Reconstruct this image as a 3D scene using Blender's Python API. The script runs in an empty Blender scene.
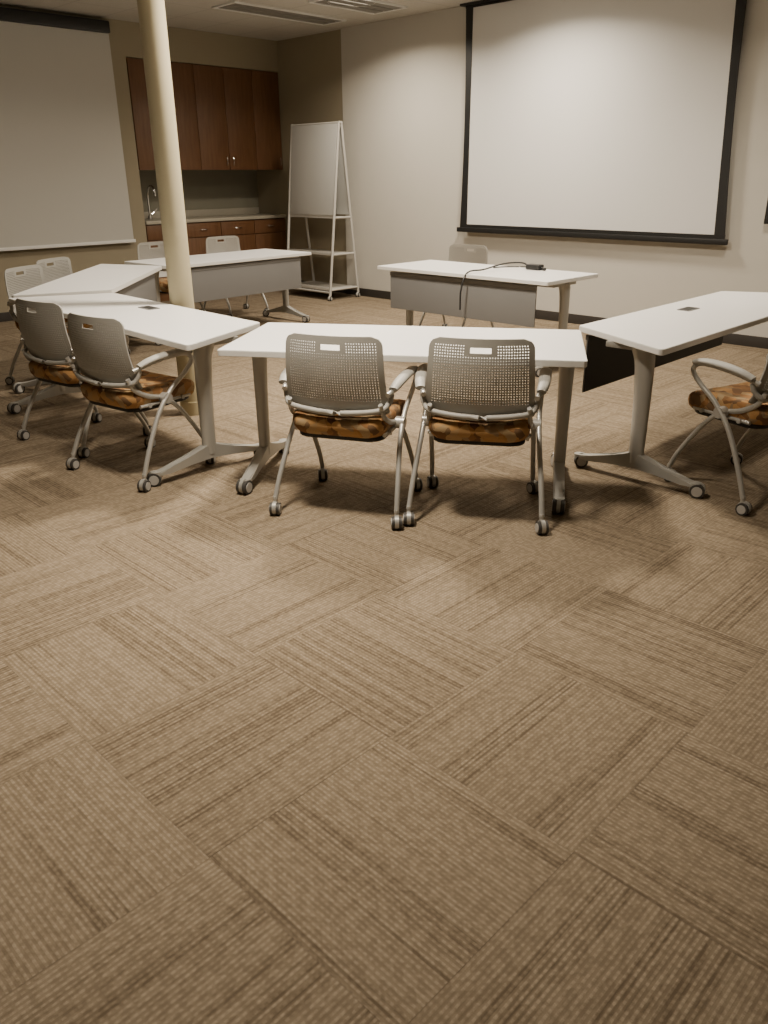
import bpy, bmesh, math, random
from mathutils import Vector, Matrix
random.seed(3)
scn=bpy.context.scene
COL=scn.collection

# ------------------------------------------------------------------ materials
def newmat(name):
    m=bpy.data.materials.new(name); m.use_nodes=True
    nt=m.node_tree; b=nt.nodes['Principled BSDF']
    return m,nt,b
class N:
    def __init__(s,nt): s.nt=nt
    def _set(s,sock,v):
        if hasattr(v,'is_output'): s.nt.links.new(v,sock)
        else: sock.default_value=v
    def math(s,op,a,b=None,c=None,clamp=False):
        n=s.nt.nodes.new('ShaderNodeMath'); n.operation=op; n.use_clamp=clamp
        s._set(n.inputs[0],a)
        if b is not None: s._set(n.inputs[1],b)
        if c is not None: s._set(n.inputs[2],c)
        return n.outputs[0]
    def comb(s,x,y,z):
        n=s.nt.nodes.new('ShaderNodeCombineXYZ')
        for i,v in enumerate((x,y,z)): s._set(n.inputs[i],v)
        return n.outputs[0]
    def noise(s,vec,scale=1,detail=2,rough=.5):
        n=s.nt.nodes.new('ShaderNodeTexNoise'); s.nt.links.new(vec,n.inputs['Vector'])
        n.inputs['Scale'].default_value=scale; n.inputs['Detail'].default_value=detail; n.inputs['Roughness'].default_value=rough
        return n.outputs[0]
    def smooth(s,v,a,b,lo=0.,hi=1.):
        n=s.nt.nodes.new('ShaderNodeMapRange'); n.interpolation_type='SMOOTHSTEP'
        s._set(n.inputs[0],v)
        for i,k in enumerate((a,b,lo,hi)): n.inputs[i+1].default_value=k
        return n.outputs[0]
    def mixc(s,f,a,b,blend='MIX'):
        n=s.nt.nodes.new('ShaderNodeMix'); n.data_type='RGBA'; n.blend_type=blend
        s._set(n.inputs[0],f)
        for i,v in ((6,a),(7,b)):
            if hasattr(v,'is_output'): s.nt.links.new(v,n.inputs[i])
            else: n.inputs[i].default_value=(*v,1)
        return n.outputs[2]
    def mixf(s,f,a,b):
        n=s.nt.nodes.new('ShaderNodeMix'); n.data_type='FLOAT'
        s._set(n.inputs[0],f); s._set(n.inputs[2],a); s._set(n.inputs[3],b)
        return n.outputs[0]
    def ramp(s,f,stops):
        n=s.nt.nodes.new('ShaderNodeValToRGB'); s._set(n.inputs[0],f)
        e=n.color_ramp.elements
        while len(e)<len(stops): e.new(.5)
        for el,(p,c) in zip(e,stops): el.position=p; el.color=(*c,1)
        return n.outputs[0]
    def obj(s):
        n=s.nt.nodes.new('ShaderNodeTexCoord'); return n.outputs['Object']
    def sep(s,v):
        n=s.nt.nodes.new('ShaderNodeSeparateXYZ'); s.nt.links.new(v,n.inputs[0]); return n.outputs
    def bump(s,h,strength,dist,b):
        n=s.nt.nodes.new('ShaderNodeBump'); n.inputs['Strength'].default_value=strength; n.inputs['Distance'].default_value=dist
        s.nt.links.new(h,n.inputs['Height']); s.nt.links.new(n.outputs[0],b.inputs['Normal'])

def simple(name,col,rough=.5,metal=0,var=.06,scale=6,spec=None,bump=0,bscale=200):
    m,nt,b=newmat(name); n=N(nt); o=n.obj()
    f=n.noise(o,scale,3)
    c=n.mixc(f,tuple(max(0,x*(1-var)) for x in col),tuple(min(1,x*(1+var)) for x in col))
    nt.links.new(c,b.inputs['Base Color'])
    b.inputs['Roughness'].default_value=rough; b.inputs['Metallic'].default_value=metal
    if spec is not None: b.inputs['Specular IOR Level'].default_value=spec
    if bump: n.bump(n.noise(o,bscale,2),bump,.002,b)
    return m

M={}
M['white_wall']=simple('white_wall_paint',(.56,.54,.49),.75,var=.02,bump=.15)
M['beige_wall']=simple('beige_wall_paint',(.31,.27,.19),.8,var=.03,bump=.15)
M['side_wall']=simple('side_wall_paint',(.34,.315,.255),.8,var=.03)
M['base']=simple('rubber_base',(.035,.030,.026),.6)
M['laminate']=simple('white_laminate',(.88,.88,.87),.32,var=.01)
M['edge']=simple('table_edge_band',(.78,.78,.76),.45,var=.02)
M['alu']=simple('painted_aluminium',(.42,.415,.39),.38,.3,var=.04)
M['chairframe']=simple('chair_frame_metal',(.50,.495,.47),.33,.4,var=.04)
M['plastic']=simple('grey_plastic',(.38,.375,.35),.5,var=.03,bump=.1,bscale=500)
M['panel']=simple('modesty_panel_grey',(.18,.18,.18),.55,var=.03)
M['black']=simple('black_plastic',(.012,.012,.012),.45)
M['tyre']=simple('caster_tyre',(.05,.048,.045),.5)
M['hub']=simple('caster_hub',(.45,.44,.42),.4)
M['column']=simple('column_paint',(.46,.41,.275),.6,var=.03)
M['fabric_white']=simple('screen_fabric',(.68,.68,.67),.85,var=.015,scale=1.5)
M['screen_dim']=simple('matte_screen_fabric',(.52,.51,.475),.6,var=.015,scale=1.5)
M['counter']=simple('counter_laminate',(.42,.39,.32),.4,var=.1,scale=60)
M['splash']=simple('backsplash_paint',(.25,.24,.185),.6)
M['chrome']=simple('chrome',(.7,.7,.7),.15,1.0)
M['easel']=simple('easel_frame',(.52,.51,.48),.45,.1)
M['board']=simple('easel_whiteboard',(.48,.48,.46),.35,var=.02)
M['vent']=simple('diffuser_metal',(.20,.19,.17),.6)
M['lighttrim']=simple('downlight_trim',(.7,.7,.68),.5)

def emis(name,col,s):
    m,nt,b=newmat(name); b.inputs['Base Color'].default_value=(.9,.9,.9,1)
    b.inputs['Emission Color'].default_value=(*col,1); b.inputs['Emission Strength'].default_value=s
    return m
M['lens']=emis('downlight_lens',(1,.88,.70),6)

# wood
def wood():
    m,nt,b=newmat('cherry_wood'); n=N(nt); x,y,z=n.sep(n.obj())
    v=n.comb(n.math('MULTIPLY',x,14),n.math('MULTIPLY',y,14),n.math('MULTIPLY',z,1.3))
    f=n.noise(v,2.2,5,.6)
    nt.links.new(n.ramp(f,[(.25,(.105,.048,.020)),(.5,(.14,.065,.028)),(.75,(.17,.083,.037))]),b.inputs['Base Color'])
    b.inputs['Roughness'].default_value=.42
    return m
M['wood']=wood()
# seat fabric
def seatf():
    m,nt,b=newmat('patterned_seat_fabric'); n=N(nt); o=n.obj()
    vo=nt.nodes.new('ShaderNodeTexVoronoi'); vo.inputs['Scale'].default_value=26
    wv=n.noise(o,9,3)
    mp=nt.nodes.new('ShaderNodeVectorMath'); mp.operation='ADD'; nt.links.new(o,mp.inputs[0])
    cv=n.comb(n.math('MULTIPLY',wv,.10),n.math('MULTIPLY',wv,.06),0.); nt.links.new(cv,mp.inputs[1])
    nt.links.new(mp.outputs[0],vo.inputs['Vector'])
    r,g,bb=n.sep(vo.outputs['Color'])
    c=n.ramp(r,[(0,(.13,.065,.03)),(.3,(.34,.17,.06)),(.55,(.48,.27,.10)),(.8,(.40,.29,.16)),(1,(.16,.09,.045))])
    nt.links.new(c,b.inputs['Base Color']); b.inputs['Roughness'].default_value=.9
    n.bump(n.noise(o,600,1),.3,.001,b)
    return m
M['seat']=seatf()
# ceiling
def ceil():
    m,nt,b=newmat('acoustic_ceiling_tile'); n=N(nt); o=n.obj(); x,y,z=n.sep(o)
    def line(c):
        fr=n.math('FRACT',n.math('DIVIDE',n.math('ADD',c,30.2),.61))
        d=n.math('ABSOLUTE',n.math('SUBTRACT',fr,.5))
        return n.smooth(d,.475,.49)
    g=n.math('MAXIMUM',line(x),line(y))
    sp=n.noise(o,140,2)
    base=n.mixc(n.smooth(sp,.4,.65),(.47,.45,.40),(.53,.51,.46))
    c=n.mixc(n.math('MULTIPLY',g,.35),base,(.30,.29,.26))
    nt.links.new(c,b.inputs['Base Color']); b.inputs['Roughness'].default_value=.9
    n.bump(sp,.3,.002,b)
    return m
M['ceil']=ceil()
# carpet tiles
def carpet():
    m,nt,b=newmat('striped_carpet_tile'); n=N(nt); o=n.obj(); x,y,z=n.sep(o)
    S=.61
    tx=n.math('DIVIDE',n.math('ADD',x,1.30+S*40),S); ty=n.math('DIVIDE',n.math('SUBTRACT',y,.72-S*40),S)
    ix=n.math('FLOOR',tx); iy=n.math('FLOOR',ty); fx=n.math('FRACT',tx); fy=n.math('FRACT',ty)
    par=n.math('MODULO',n.math('ADD',ix,iy),2.)
    par=n.math('GREATER_THAN',par,.5)
    s=n.mixf(par,y,x); l=n.mixf(par,x,y)
    wn=nt.nodes.new('ShaderNodeTexWhiteNoise'); wn.noise_dimensions='3D'
    nt.links.new(n.comb(ix,iy,0.),wn.inputs['Vector']); h=wn.outputs['Value']
    hz=n.math('MULTIPLY',h,37.)
    bands=n.noise(n.comb(n.math('MULTIPLY',s,14.),n.math('MULTIPLY',l,.3),hz),1,1,.5)
    bands=n.smooth(bands,.46,.54)
    mid=n.noise(n.comb(n.math('MULTIPLY',s,66.),n.math('MULTIPLY',l,1.0),hz),1,1,.5)
    mid=n.smooth(mid,.42,.58)
    rib=n.math('SINE',n.math('MULTIPLY',s,2*math.pi/.0135)); rib=n.smooth(rib,-.5,.6)
    cross=n.math('SINE',n.math('MULTIPLY',l,2*math.pi/.0165)); cross=n.smooth(cross,-.6,.5)
    dash=n.noise(n.comb(n.math('MULTIPLY',s,55.),n.math('MULTIPLY',l,38.),hz),1,1,.5); dash=n.smooth(dash,.42,.58)
    fine=n.noise(o,330,2,.7)
    v=n.math('MULTIPLY',bands,.23)
    v=n.math('ADD',v,n.math('MULTIPLY',mid,n.mixf(bands,.23,.05)))
    v=n.math('ADD',v,n.math('MULTIPLY',n.math('MULTIPLY',rib,n.mixf(cross,.5,1.)),n.mixf(bands,.32,.24)))
    v=n.math('ADD',v,n.math('MULTIPLY',dash,.16))
    v=n.math('ADD',v,n.math('MULTIPLY',n.math('SUBTRACT',h,.5),.06))
    v=n.math('ADD',v,n.math('MULTIPLY',n.math('SUBTRACT',fine,.5),.32))
    c=n.ramp(v,[(0,(.118,.089,.059)),(.45,(.228,.181,.126)),(.95,(.405,.338,.250))])
    def seam(f):
        d=n.math('ABSOLUTE',n.math('SUBTRACT',f,.5)); return n.smooth(d,.493,.499)
    sm=n.math('MAXIMUM',seam(fx),seam(fy))
    c=n.mixc(n.math('MULTIPLY',sm,.2),c,(.08,.062,.045))
    nt.links.new(c,b.inputs['Base Color']); b.inputs['Roughness'].default_value=.95
    b.inputs['Specular IOR Level'].default_value=.15
    n.bump(v,.4,.004,b)
    return m
M['carpet']=carpet()

# ------------------------------------------------------------------ mesh helpers
def finish(name,bm,mats,parent=None,smooth=True,data_only=False,angle=35):
    me=bpy.data.meshes.new(name)
    bmesh.ops.recalc_face_normals(bm,faces=bm.faces)
    bm.to_mesh(me); bm.free()
    for k in mats: me.materials.append(M[k])
    if smooth:
        for p in me.polygons: p.use_smooth=True
        try: me.set_sharp_from_angle(angle=math.radians(angle))
        except Exception: pass
    if data_only: return me
    ob=bpy.data.objects.new(name,me); COL.objects.link(ob)
    if parent: ob.parent=parent
    return ob
def box(bm,x0,x1,y0,y1,z0,z1,mi=0,bev=0,seg=2,rot=None,loc=None):
    r=bmesh.ops.create_cube(bm,size=1)
    vs=r['verts']
    bmesh.ops.scale(bm,verts=vs,vec=(x1-x0,y1-y0,z1-z0))
    bmesh.ops.translate(bm,verts=vs,vec=((x0+x1)/2,(y0+y1)/2,(z0+z1)/2))
    fs={f for v in vs for f in v.link_faces}
    for f in fs: f.material_index=mi
    if bev:
        es=list({e for v in vs for e in v.link_edges})
        q=bmesh.ops.bevel(bm,geom=es,offset=bev,segments=seg,affect='EDGES',profile=.6)
        for f in q['faces']: f.material_index=mi
        vs=list({v for f in q['faces'] for v in f.verts}|{v for v in vs if v.is_valid})
    if rot is not None: bmesh.ops.rotate(bm,verts=vs,cent=(0,0,0),matrix=rot)
    if loc is not None: bmesh.ops.translate(bm,verts=vs,vec=loc)
    return vs
def cyl(bm,p0,p1,r,seg=16,mi=0,r2=None):
    p0=Vector(p0);p1=Vector(p1); d=p1-p0
    q=bmesh.ops.create_cone(bm,cap_ends=True,segments=seg,radius1=r,radius2=r if r2 is None else r2,depth=d.length)
    rot=Vector((0,0,1)).rotation_difference(d.normalized()).to_matrix().to_4x4()
    bmesh.ops.transform(bm,matrix=Matrix.Translation((p0+p1)/2)@rot,verts=q['verts'])
    for f in {f for v in q['verts'] for f in v.link_faces}: f.material_index=mi
    return q['verts']
def catmull(pts,n=6):
    P=[Vector(p) for p in pts]; P=[P[0]*2-P[1]]+P+[P[-1]*2-P[-2]]; out=[]
    for i in range(1,len(P)-2):
        a,b,c,d=P[i-1:i+3]
        for k in range(n):
            t=k/n
            out.append(.5*((2*b)+(c-a)*t+(2*a-5*b+4*c-d)*t*t+(3*b-a-3*c+d)*t**3))
    out.append(P[-2]); return out
def tube(bm,pts,r,seg=8,mi=0,n=6,flat=1.0):
    pts=catmull(pts,n) if n else [Vector(p) for p in pts]
    rings=[]; up=Vector((1,0,0.001))
    for i,p in enumerate(pts):
        t=(pts[min(i+1,len(pts)-1)]-pts[max(i-1,0)]).normalized()
        a=t.cross(up)
        if a.length<1e-3: a=t.cross(Vector((0,1,0)))
        a.normalize(); b=a.cross(t).normalized()
        rr=r(i/(len(pts)-1)) if callable(r) else r
        rings.append([bm.verts.new(p+a*rr*math.cos(2*math.pi*k/seg)+b*rr*flat*math.sin(2*math.pi*k/seg)) for k in range(seg)])
    for A,B in zip(rings,rings[1:]):
        for k in range(seg):
            f=bm.faces.new((A[k],A[(k+1)%seg],B[(k+1)%seg],B[k])); f.material_index=mi
    for R in (rings[0],rings[-1]):
        f=bm.faces.new(R); f.material_index=mi
def roundpoly(pts,r,seg=5):
    out=[];n=len(pts)
    for i in range(n):
        p=Vector(pts[i]);a=(Vector(pts[i-1])-p).normalized();b=(Vector(pts[(i+1)%n])-p).normalized()
        ang=a.angle(b); d=r/math.tan(ang/2); c=p+(a+b).normalized()*(r/math.sin(ang/2))
        s=p+a*d-c; e=p+b*d-c
        a0=math.atan2(s.y,s.x);a1=math.atan2(e.y,e.x); da=(a1-a0+math.pi)%(2*math.pi)-math.pi
        for k in range(seg+1):
            t=a0+da*k/seg; out.append((c.x+r*math.cos(t),c.y+r*math.sin(t)))
    return out
def prism(bm,poly,z0,z1,mi_top=0,mi_side=0,bev=0):
    lo=[bm.verts.new((x,y,z0)) for x,y in poly]; hi=[bm.verts.new((x,y,z1)) for x,y in poly]
    f1=bm.faces.new(lo); f2=bm.faces.new(hi); f1.material_index=mi_top; f2.material_index=mi_top
    n=len(poly)
    for k in range(n):
        f=bm.faces.new((lo[k],lo[(k+1)%n],hi[(k+1)%n],hi[k])); f.material_index=mi_side
    if bev:
        es=list(f2.edges)+list(f1.edges)
        q=bmesh.ops.bevel(bm,geom=es,offset=bev,segments=2,affect='EDGES')
        for f in q['faces']: f.material_index=mi_side
def extr_yz(bm,prof,x0,x1,mi=0,bev=0):
    A=[bm.verts.new((x0,y,z)) for y,z in prof]; B=[bm.verts.new((x1,y,z)) for y,z in prof]
    fs=[bm.faces.new(A),bm.faces.new(B)]
    n=len(prof)
    for k in range(n): bm.faces.new((A[k],A[(k+1)%n],B[(k+1)%n],B[k]))
    for v in A+B:
        for f in v.link_faces: f.material_index=mi
    if bev:
        es=[e for f in fs for e in f.edges]
        q=bmesh.ops.bevel(bm,geom=es,offset=bev,segments=2,affect='EDGES')
        for f in q['faces']: f.material_index=mi
def slab_xz(bm,prof,y0,y1,mi=0):
    A=[bm.verts.new((x,y0,z)) for x,z in prof]; B=[bm.verts.new((x,y1,z)) for x,z in prof]
    n=len(prof); fs=[bm.faces.new(A),bm.faces.new(B)]
    for k in range(n): fs.append(bm.faces.new((A[k],A[(k+1)%n],B[(k+1)%n],B[k])))
    for f in fs: f.material_index=mi
def empty(name,loc,rotz=0):
    e=bpy.data.objects.new(name,None); e.empty_display_size=.2
    e.location=loc; e.rotation_euler=(0,0,math.radians(rotz)); COL.objects.link(e); return e
def caster(bm,x,y,rad=.028,ang=0.,stem=.085,mt=0,mh=1,mf=2,wid=.045):
    """twin-wheel caster, wheels touching z=0; materials: tyre, hub, fork"""
    c,s=math.cos(ang),math.sin(ang)   # axle direction
    ax=Vector((c,s,0)); fw=Vector((-s,c,0)); o=Vector((x,y,rad))-fw*.012
    for sg in (-1,1):
        a=o+ax*sg*.006; b=o+ax*sg*wid/2
        cyl(bm,a,b,rad,18,mt)
        cyl(bm,b-ax*sg*.001,b+ax*sg*.003,rad*.72,14,mh)
    cyl(bm,o-ax*wid*.5,o+ax*wid*.5,rad*.3,8,mf)
    # hood
    cyl(bm,o-ax*.009+Vector((0,0,.004)),o+ax*.009+Vector((0,0,.004)),rad*1.08,14,mf)
    cyl(bm,(x,y,rad),(x,y,stem),.010,10,mf)

# ------------------------------------------------------------------ chair meshes (local: faces +Y)
def chair_parts():
    parts={}
    # frame
    bm=bmesh.new()
    for sg in (-1,1):
        # rear leg rising forward into arm loop
        tube(bm,[(sg*.300,-.245,.075),(sg*.290,-.19,.19),(sg*.270,-.085,.36),(sg*.262,.02,.47),(sg*.268,.12,.545),(sg*.275,.165,.60),(sg*.275,.14,.638),(sg*.275,.06,.645),(sg*.272,-.08,.632),(sg*.245,-.190,.60)],.0125,8,0,6)
        # front leg
        tube(bm,[(sg*.255,.25,.075),(sg*.250,.20,.18),(sg*.243,.09,.34),(sg*.238,.0,.43)],.0125,8,0,5)
        # hub
        cyl(bm,(sg*.228,-.01,.43),(sg*.272,-.01,.43),.028,16,0)
        # back upright
        tube(bm,[(sg*.225,0,.43),(sg*.226,-.10,.455),(sg*.222,-.175,.50),(sg*.215,-.205,.56)],.013,8,0,5,flat=.8)
        # seat rail
        tube(bm,[(sg*.215,-.15,.405),(sg*.215,.18,.405)],.010,8,0,0)
    for y in (-.10,.12):
        cyl(bm,(-.235,y,.405),(.235,y,.405),.011,10,0)
    parts['frame']=finish('chair_frame',bm,['chairframe'],data_only=True,angle=50)
    # arm pads
    bm=bmesh.new()
    for sg in (-1,1):
        tube(bm,[(sg*.278,.16,.645),(sg*.279,.10,.657),(sg*.277,0,.656),(sg*.272,-.10,.643),(sg*.262,-.165,.622)],lambda t:.012+.004*math.sin(math.pi*t),10,0,5,flat=1.8)
    parts['arm_pads']=finish('chair_arm_pads',bm,['plastic'],data_only=True,angle=60)
    # seat cushion
    bm=bmesh.new()
    poly=roundpoly([(-.225,-.215),(.225,-.215),(.235,.245),(-.235,.245)],.07,7)
    levels=[(.388,.84),(.396,.92),(.414,.975),(.438,1.0),(.460,.99),(.473,.95),(.480,.86),(.478,.5),(.470,.0)]
    rings=[]
    for z,s in levels[:-1]:
        rings.append([bm.verts.new((x*s,.02+(y-.02)*s,z+.018*((x*s)/.23)**2*(1 if z>.43 else .6)-(.02*max(0,(y*s-.1)/.14)**2)))for x,y in poly])
    n=len(poly)
    for A,B in zip(rings,rings[1:]):
        for k in range(n): bm.faces.new((A[k],A[(k+1)%n],B[(k+1)%n],B[k]))
    bm.faces.new(rings[0])
    c=bm.verts.new((0,.02,.476))
    for k in range(n): bm.faces.new((rings[-1][k],rings[-1][(k+1)%n],c))
    parts['seat_cushion']=finish('chair_seat_cushion',bm,['seat'],data_only=True,angle=80)
    # seat pan
    bm=bmesh.new()
    prism(bm,roundpoly([(-.205,-.18),(.205,-.18),(.21,.21),(-.21,.21)],.06,5),.376,.394,0,0,.004)
    parts['seat_pan']=finish('chair_seat_pan',bm,['black'],data_only=True)
    # back shell : closed perforated slab
    bm=bmesh.new()
    NU,NW=40,30; z0,z1=.495,.855; r=.045; TH=.007
    HS=.46
    def surf(u,w,off):
        z=z0+(z1-z0)*w
        W=.243-.022*w
        for rr,zc,sgn in ((r,z1-r,1),(.03,z0+.03,-1)):
            if sgn*(z-zc)>0: W=W-rr+math.sqrt(max(0,rr*rr-(z-zc)**2))
        x=u*W
        y=-.195-.055*w-.02*math.sin(w*math.pi)+.045*(x/.23)**2+.015*w*w
        if w<.12: y+=.02*(1-w/.12)**2
        return (x,y+off,z)
    solid={}
    for j in range(NW):
        for i in range(NU):
            if 25<=j<=26 and 16<=i<=23: k='gone'
            elif 6<=j<=27 and 2<=i<=NU-3 and not (24<=j<=27 and 14<=i<=25): k='per'
            else: k='solid'
            solid[i,j]=k
    V={}
    def vert(i,j,o):
        key=(round(i,3),round(j,3),o)
        if key not in V: V[key]=bm.verts.new(surf(-1+2*i/NU,j/NW,o*TH))
        return V[key]
    for (i,j),k in solid.items():
        if k=='gone': continue
        for o in (0,1):
            oc=[(i,j),(i+1,j),(i+1,j+1),(i,j+1)]
            if k=='solid': bm.faces.new([vert(a,b_,o) for a,b_ in oc])
            else:
                ic=[(i+.5+(a-i-.5)*HS,j+.5+(b_-j-.5)*HS) for a,b_ in oc]
                for q in range(4):
                    q2=(q+1)%4
                    bm.faces.new([vert(*oc[q],o),vert(*oc[q2],o),vert(*ic[q2],o),vert(*ic[q],o)])
        if k=='per':
            ic=[(i+.5+(a-i-.5)*HS,j+.5+(b_-j-.5)*HS) for a,b_ in [(i,j),(i+1,j),(i+1,j+1),(i,j+1)]]
            for q in range(4):
                q2=(q+1)%4
                bm.faces.new([vert(*ic[q],0),vert(*ic[q2],0),vert(*ic[q2],1),vert(*ic[q],1)])
        for di,dj,ea,eb in ((-1,0,(i,j),(i,j+1)),(1,0,(i+1,j),(i+1,j+1)),(0,-1,(i,j),(i+1,j)),(0,1,(i,j+1),(i+1,j+1))):
            if solid.get((i+di,j+dj),'gone')=='gone':
                bm.faces.new([vert(*ea,0),vert(*eb,0),vert(*eb,1),vert(*ea,1)])
    parts['back_shell']=finish('chair_back_shell',bm,['plastic'],data_only=True,angle=50)
    # lumbar band + brackets
    bm=bmesh.new()
    tube(bm,[(-.253,-.155,.600),(-.243,-.170,.558),(-.20,-.200,.528),(0,-.220,.512),(.20,-.200,.528),(.243,-.170,.558),(.253,-.155,.600)],.013,8,0,6)
    parts['back_band']=finish('chair_back_band',bm,['plastic'],data_only=True,angle=60)
    # casters
    bm=bmesh.new()
    rnd=random.Random(5)
    for x,y in ((-.30,-.245),(.30,-.245),(-.255,.25),(.255,.25)):
        caster(bm,x,y,.030,rnd.uniform(-.7,.7),.09)
    parts['casters']=finish('chair_casters',bm,['tyre','hub','chairframe'],data_only=True)
    return parts
CP=chair_parts()
def chair(x,y,rot):
    e=empty('office_chair',(x,y,0),rot)
    for k,me in CP.items():
        o=bpy.data.objects.new(k,me); COL.objects.link(o); o.parent=e
    return e
chair(-2.68,2.50,27); chair(-2.18,2.86,34)
chair(-3.90,2.07,9); chair(-4.64,2.11,9)
chair(-6.34,2.74,-60); chair(-6.83,3.20,-62)
chair(-7.78,4.68,-90); chair(-7.92,5.62,-92)
chair(-5.12,6.22,184)
chair(-1.38,4.01,73)

# ------------------------------------------------------------------ tables (local +Y = inner side of the ring)
TT=.737
def table(cx,cy,rot,L_in,L_out,W,legoff=0.,leg_in=.07,panel=True,pin=.13):
    e=empty('conference_table',(cx,cy,0),rot)
    bm=bmesh.new()
    poly=roundpoly([(-L_out/2,-W/2),(L_out/2,-W/2),(L_in/2,W/2),(-L_in/2,W/2)],.018,4)
    prism(bm,poly,TT-.030,TT,0,1,.003)
    finish('table_top',bm,['laminate','edge'],e)
    bm=bmesh.new(); cas=bmesh.new()
    for sg in (-1,1):
        t=(legoff+W/2)/W
        Lh=(L_out*(1-t)+L_in*t)/2
        X=sg*(Lh-leg_in)
        # column: tapered, softly curved oval section
        tube(bm,[(X,legoff,.10),(X,legoff,.25),(X,legoff+.003,.45),(X,legoff+.012,.62),(X,legoff+.03,.700)],lambda q:.040+.020*q*q,14,0,5,flat=.75)
        # arched foot
        H=.33
        up=[(-H,.072),(-H*.8,.082),(-H*.45,.105),(-H*.18,.14),(0,.165),(H*.18,.14),(H*.45,.105),(H*.8,.082),(H,.072)]
        dn=[(H,.048),(H*.8,.052),(H*.4,.068),(0,.085),(-H*.4,.068),(-H*.8,.052),(-H,.048)]
        prof=[(y+legoff,z) for y,z in up+dn]
        extr_yz(bm,prof,X-.026,X+.026,0,.007)
        # top bracket
        box(bm,X-.03,X+.03,legoff-.10,min(W/2-.06,legoff+.22),TT-.060,TT-.030,0,.006)
        for yy in (legoff-H,legoff+H):
            cyl(bm,(X,yy,.040),(X,yy,.074),.026,16,0)
            caster(cas,X,yy,.036,random.uniform(-.6,.9),.06,0,1,2,.056)
    # stretcher tube under top
    box(bm,-L_in/2+.08,L_in/2-.08,W/2-.20,W/2-.14,TT-.06,TT-.031,0,.005)
    finish('legs',bm,['alu'],e,angle=45)
    finish('casters',cas,['tyre','hub','alu'],e)
    if panel:
        bm=bmesh.new()
        p=L_in/2-pin
        box(bm,-p,p,W/2-.055,W/2-.047,TT-.36,TT-.045,0,.003)
        box(bm,-p+.004,p-.004,W/2-.062,W/2-.0555,TT-.355,TT-.05,1)  # black sheet behind the grey panel: under-table shade put into its colour
        box(bm,-p,p,W/2-.058,W/2-.040,TT-.075,TT-.045,0,.003)
        finish('modesty_panel',bm,['panel','black'],e)
    return e
def power(e,x,y):
    bm=bmesh.new()
    prism(bm,roundpoly([(x-.075,y-.04),(x+.075,y-.04),(x+.075,y+.04),(x-.075,y+.04)],.012,4),TT-.002,TT+.004,0,0,.001)
    prism(bm,roundpoly([(x-.060,y-.028),(x+.060,y-.028),(x+.060,y+.028),(x-.060,y+.028)],.006,3),TT+.003,TT+.006,1,1)
    finish('power_module',bm,['panel','black'],e)
T1=table(-2.70,2.92,33.8,1.70,1.70,.77,panel=False)
T2=table(-4.55,2.455,-2.2,1.78,2.36,.63,-.13,.12,panel=False)
T3=table(-6.42,3.23,-43.5,1.66,2.18,.63,-.12,.12)
T4=table(-7.14,4.93,-87,1.80,1.80,.76)
T5=table(-1.97,4.73,90,1.82,2.44,.63,-.15,.12,pin=.01)
T6=table(-4.37,5.66,180,1.82,1.82,.74)
power(T2,-.05,.14); power(T5,0,.13)

# cable hub and cable on instructor table
e=empty('projector_cable_hub',(-4.02,5.93,TT+.001))
bm=bmesh.new()
box(bm,-.07,.07,-.04,.04,0.001,.045,0,.014,3); cyl(bm,(.05,0,.016),(.12,-.02,.012),.012,10)
finish('hub_body',bm,['black'],e)
bm=bmesh.new()
tube(bm,[(-.05,0,.02),(-.12,-.02,.05),(-.19,-.18,.05),(-.22,-.42,.02),(-.23,-.62,.01),(-.235,-.69,-.12),(-.24,-.69,-.28)],.007,8,0,8)
tube(bm,[(-.05,.01,.015),(-.20,.05,.007),(-.30,-.05,.007),(-.32,-.15,.007)],.005,8,0,6)
finish('hub_cable',bm,['black'],e)

# ------------------------------------------------------------------ room shell
H=3.13
XL,XR,YB,YF=-9.47,2.2,-2.6,7.68
bm=bmesh.new(); box(bm,XL-1,XR+.2,YB-.2,YF+.3,-.1,0); finish('floor',bm,['carpet'],smooth=False)
bm=bmesh.new(); box(bm,XL-1,XR+.2,YB-.2,YF+.3,H,H+.1); finish('ceiling',bm,['ceil'],smooth=False)
bm=bmesh.new()
box(bm,XL-.12,XL,YB-.1,5.44,0,H); box(bm,XL-.12,XL,5.44,YF,2.77,H)
finish('wall_left',bm,['beige_wall'],smooth=False)
bm=bmesh.new(); box(bm,XL-.80,XL-.62,5.30,YF+.1,0,H); finish('wall_niche',bm,['splash'],smooth=False)
bm=bmesh.new(); box(bm,XL-.8,-8.20,YF,YF+.15,0,H); finish('wall_corner',bm,['beige_wall'],smooth=False)
bm=bmesh.new(); box(bm,-8.20,XR+.1,YF-.03,YF+.15,0,H); finish('wall_screen',bm,['white_wall'],smooth=False)
bm=bmesh.new(); box(bm,XR,XR+.12,YB-.1,YF,0,H); finish('wall_right',bm,['side_wall'],smooth=False)
bm=bmesh.new(); box(bm,XL,XR,YB-.12,YB,0,H); finish('wall_back',bm,['side_wall'],smooth=False)
bm=bmesh.new(); box(bm,-8.20,XR,YF-.042,YF-.03,0,.10,0,.003); box(bm,-9.47,-8.2,YF-.012,YF,0,.10); finish('baseboard_screen',bm,['base'])
bm=bmesh.new(); box(bm,XL,XL+.012,YB,5.44,0,.10,0,.003); finish('baseboard_left',bm,['base'])

# column
bm=bmesh.new(); cyl(bm,(0,0,0),(0,0,H),.076,40); cyl(bm,(0,0,0),(0,0,.09),.082,40)
c=finish('support_column',bm,['column']); c.location=(-4.65,2.87,0)

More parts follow.
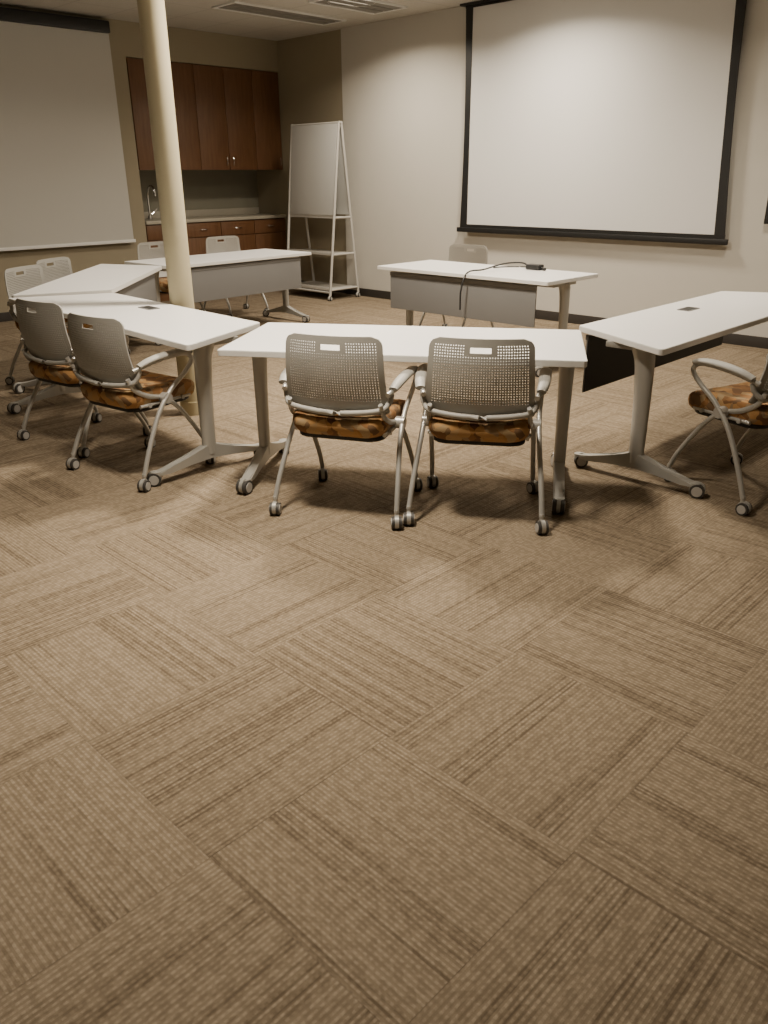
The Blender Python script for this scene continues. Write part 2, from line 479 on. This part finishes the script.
# big projection screen
e=empty('projection_screen',(0,7.58,0))
x0,x1,x1t=-6.19,-3.12,-3.24; zb=.93
bm=bmesh.new()
slab_xz(bm,[(x0+.06,zb+.02),(x1-.06,zb+.02),(x1t-.06,H-.03),(x0+.06,H-.03)],-.003,.003)
finish('screen_fabric',bm,['fabric_white'],e,smooth=False)
bm=bmesh.new()
for sg,xe,xt in ((-1,x0,x0),(1,x1,x1t)):
    n=12; A=[];B=[]
    for k in range(n+1):
        t=k/n; z=zb+(H-.005-zb)*t; xx=xe+(xt-xe)*t
        bow=.025*math.sin(math.pi*t)
        A.append((xx-sg*bow,z)); B.append((xx-sg*.095,z))
    slab_xz(bm,A+B[::-1],-.009,.009)
slab_xz(bm,[(x0,H-.045),(x1t,H-.045),(x1t,H-.002),(x0,H-.002)],-.010,.010)
slab_xz(bm,[(x0,zb-.005),(x1,zb-.005),(x1,zb+.035),(x0,zb+.035)],-.010,.010)
finish('screen_margin',bm,['black'],e,smooth=False)
bm=bmesh.new(); box(bm,x0-.04,x1+.03,-.022,.022,zb-.05,zb,0,.008); finish('bottom_bar',bm,['black'],e)
bm=bmesh.new(); box(bm,x0-.05,x1t+.05,-.05,.05,H-.02,H-.001); finish('ceiling_slot_trim',bm,['black'],e)

# left pull-down screen
e=empty('pull_down_screen',(XL+.07,0,0))
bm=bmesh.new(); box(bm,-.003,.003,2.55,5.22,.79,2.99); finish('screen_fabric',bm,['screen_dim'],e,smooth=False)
bm=bmesh.new(); box(bm,-.012,.012,2.53,5.24,.755,.79,0,.005); finish('bottom_bar',bm,['edge'],e)
bm=bmesh.new(); box(bm,-.065,.055,2.45,5.22,2.97,3.09,0,.015); finish('housing',bm,['black'],e)

# TV on screen wall
e=empty('wall_television',(-2.25,YF-.03,0))
bm=bmesh.new(); box(bm,-.55,.55,-.075,-.03,1.07,1.70,0,.008); box(bm,-.2,.2,-.03,-.001,1.2,1.5)
finish('tv_body',bm,['black'],e)
bm=bmesh.new(); box(bm,-.535,.535,-.0765,-.074,1.09,1.685); finish('tv_screen',bm,['black'],e)

# kitchenette
e=empty('upper_cabinet',(XL,0,0))
ya,yb_=5.45,7.67
bm=bmesh.new(); box(bm,-.60,-.022,ya,yb_,1.58,2.765,0); finish('carcass',bm,['wood'],e,smooth=False)
bm=bmesh.new(); n=5; w=(yb_-ya)/n
for k in range(n): box(bm,-.020,0,ya+k*w+.003,ya+(k+1)*w-.003,1.57,2.76,0,.003)
finish('doors',bm,['wood'],e)
bm=bmesh.new()
for k in range(n):
    yy=ya+k*w+(w-.05 if k%2==0 else .05)
    tube(bm,[(0,yy,1.62),(.025,yy,1.635),(.025,yy,1.715),(0,yy,1.73)],.005,8,0,4)
finish('pulls',bm,['chrome'],e)
e=empty('base_cabinet',(XL,0,0))
bm=bmesh.new(); box(bm,-.60,-.022,ya,yb_,.0,.94,0); finish('carcass',bm,['wood'],e,smooth=False)
bm=bmesh.new(); n=4; w=(yb_-ya)/n
for k in range(n):
    box(bm,-.020,0,ya+k*w+.004,ya+(k+1)*w-.004,.76,.93,0,.003); box(bm,-.020,0,ya+k*w+.004,ya+(k+1)*w-.004,.10,.75,0,.003)
finish('fronts',bm,['wood'],e)
bm=bmesh.new(); 
for k in range(n):
    yy=ya+(k+.5)*w
    tube(bm,[(0,yy-.05,.85),(.025,yy-.04,.85),(.025,yy+.04,.85),(0,yy+.05,.85)],.005,8,0,4)
finish('pulls',bm,['chrome'],e)
bm=bmesh.new(); box(bm,-.61,.02,ya,yb_,.945,.985,0,.006); box(bm,-.615,-.595,ya,yb_,.985,1.07,0,.003); finish('countertop',bm,['counter'],e)
e=empty('sink_faucet',(XL-.40,5.75,.986))
bm=bmesh.new()
tube(bm,[(0,0,0),(0,0,.25),(.03,0,.36),(.10,0,.40),(.17,0,.36),(.18,0,.28)],.013,10,0,6)
cyl(bm,(0,0,0),(0,0,.05),.025,16); tube(bm,[(0,.03,.06),(0,.08,.09),(0,.12,.13)],.009,8,0,4)
cyl(bm,(0,-.16,0),(0,-.16,.14),.014,12); cyl(bm,(0,-.16,.13),(.07,-.16,.15),.008,10)
finish('faucet_body',bm,['chrome'],e)

# easel
e=empty('whiteboard_easel',(-8.32,7.30,0))
hw=.44; dep=.25; HT=2.08
bm=bmesh.new()
for sg in (-1,1):
    X=sg*hw
    tube(bm,[(X,-dep,.06),(X,-.02,HT)],.017,8,0,0); tube(bm,[(X,dep,.06),(X,.02,HT)],.017,8,0,0)
    for z in (.13,.56,1.0):
        d=dep*(1-(z-.06)/(HT-.06))
        cyl(bm,(X,-d-.01,z),(X,d+.01,z),.013,8)
    cyl(bm,(X,-.03,HT),(X,.03,HT),.018,8)
for sg in (-1,1):
    cyl(bm,(-hw,sg*dep*.98,.10),(hw,sg*dep*.98,.10),.014,8)
    cyl(bm,(-hw,sg*.02,HT),(hw,sg*.02,HT),.014,8)
finish('frame',bm,['easel'],e,angle=50)
bm=bmesh.new()
for z in (.13,.56,1.0):
    d=dep*(1-(z-.06)/(HT-.06))
    box(bm,-hw,hw,-d,d,z-.008,z+.008,0,.003)
    box(bm,-hw,hw,-d-.008,-d+.006,z-.008,z+.035,0,.002)
finish('shelves',bm,['easel'],e)
bm=bmesh.new()
for sg in (-1,1):
    z0,z1=1.03,HT-.01
    d0=dep*(1-(z0-.06)/(HT-.06)); d1=.022
    a=math.atan2((d0-d1),z1-z0)
    L=math.hypot(z1-z0,d0-d1)
    box(bm,-hw+.015,hw-.015,-.006,.006,-L/2,L/2,0,.003,2,rot=Matrix.Rotation(sg*a,3,'X'),loc=(0,sg*((d0+d1)/2+.012),(z0+z1)/2))
finish('boards',bm,['board'],e)
bm=bmesh.new()
for sx in (-1,1):
    for sy in (-1,1): caster(bm,sx*hw,sy*dep,.028,.4,.08)
finish('casters',bm,['tyre','hub','easel'],e)

# ceiling diffusers
def diffuser(x,y,L,W):
    e=empty('air_diffuser',(x,y,H))
    bm=bmesh.new()
    for k in range(3):
        xx=-W/2+W*(k+.5)/3
        box(bm,xx-W/6+.015,xx+W/6-.015,-L/2,L/2,-.012,-.001,0,.002)
    finish('slots',bm,['vent'],e)
    bm=bmesh.new()
    box(bm,-W/2-.03,-W/2,-L/2-.03,L/2+.03,-.016,-.001); box(bm,W/2,W/2+.03,-L/2-.03,L/2+.03,-.016,-.001)
    box(bm,-W/2,W/2,-L/2-.03,-L/2,-.016,-.001); box(bm,-W/2,W/2,L/2,L/2+.03,-.016,-.001)
    finish('frame',bm,['lighttrim'],e,smooth=False)
diffuser(-7.9,6.5,1.5,.35); diffuser(-6.95,6.75,.9,.45)

# ------------------------------------------------------------------ lights: recessed downlights
def down(x,y,power,col=(1,.865,.69),size=.42,spread=150):
    e=empty('recessed_downlight',(x,y,H))
    bm=bmesh.new()
    q=bmesh.ops.create_cone(bm,cap_ends=False,segments=32,radius1=.245,radius2=.22,depth=.012)
    bmesh.ops.translate(bm,verts=q['verts'],vec=(0,0,-.007))
    finish('trim_ring',bm,['lighttrim'],e)
    bm=bmesh.new(); bmesh.ops.create_circle(bm,cap_ends=True,segments=32,radius=.22)
    bmesh.ops.translate(bm,verts=bm.verts,vec=(0,0,-.003)); finish('lens',bm,['lens'],e,smooth=False)
    l=bpy.data.lights.new('lamp','AREA'); l.shape='DISK'; l.size=size; l.energy=power; l.color=col
    l.spread=math.radians(spread)
    o=bpy.data.objects.new('lamp',l); COL.objects.link(o); o.parent=e; o.location=(0,0,-.03)
down(-3.9,3.7,150); down(-6.9,6.6,56); down(-4.9,6.6,74); down(-7.0,3.4,26); down(-2.2,5.8,40)
down(-2.5,1.75,54,spread=105)

w=bpy.data.worlds.new('World'); scn.world=w; w.use_nodes=True
w.node_tree.nodes['Background'].inputs[0].default_value=(.05,.045,.035,1)

# ------------------------------------------------------------------ camera
f,p,r,h,th=798.4,math.radians(22.859),math.radians(.498),1.486,math.radians(44.562)
st,ct=math.sin(th),math.cos(th)
Rv=Vector((ct,st,0)); Hf=Vector((-st,ct,0)); Z=Vector((0,0,1))
F=Hf*math.cos(p)-Z*math.sin(p); D=-Hf*math.sin(p)-Z*math.cos(p)
right=Rv*math.cos(r)+D*math.sin(r); down_=-Rv*math.sin(r)+D*math.cos(r)
cam=bpy.data.cameras.new('Camera'); co=bpy.data.objects.new('Camera',cam); COL.objects.link(co)
Mx=Matrix((( right.x,-down_.x,-F.x,0),(right.y,-down_.y,-F.y,0),(right.z,-down_.z,-F.z,h),(0,0,0,1)))
co.matrix_world=Mx
cam.sensor_fit='VERTICAL'; cam.sensor_height=36; cam.lens=f/1024*36; cam.clip_start=.02
scn.camera=co
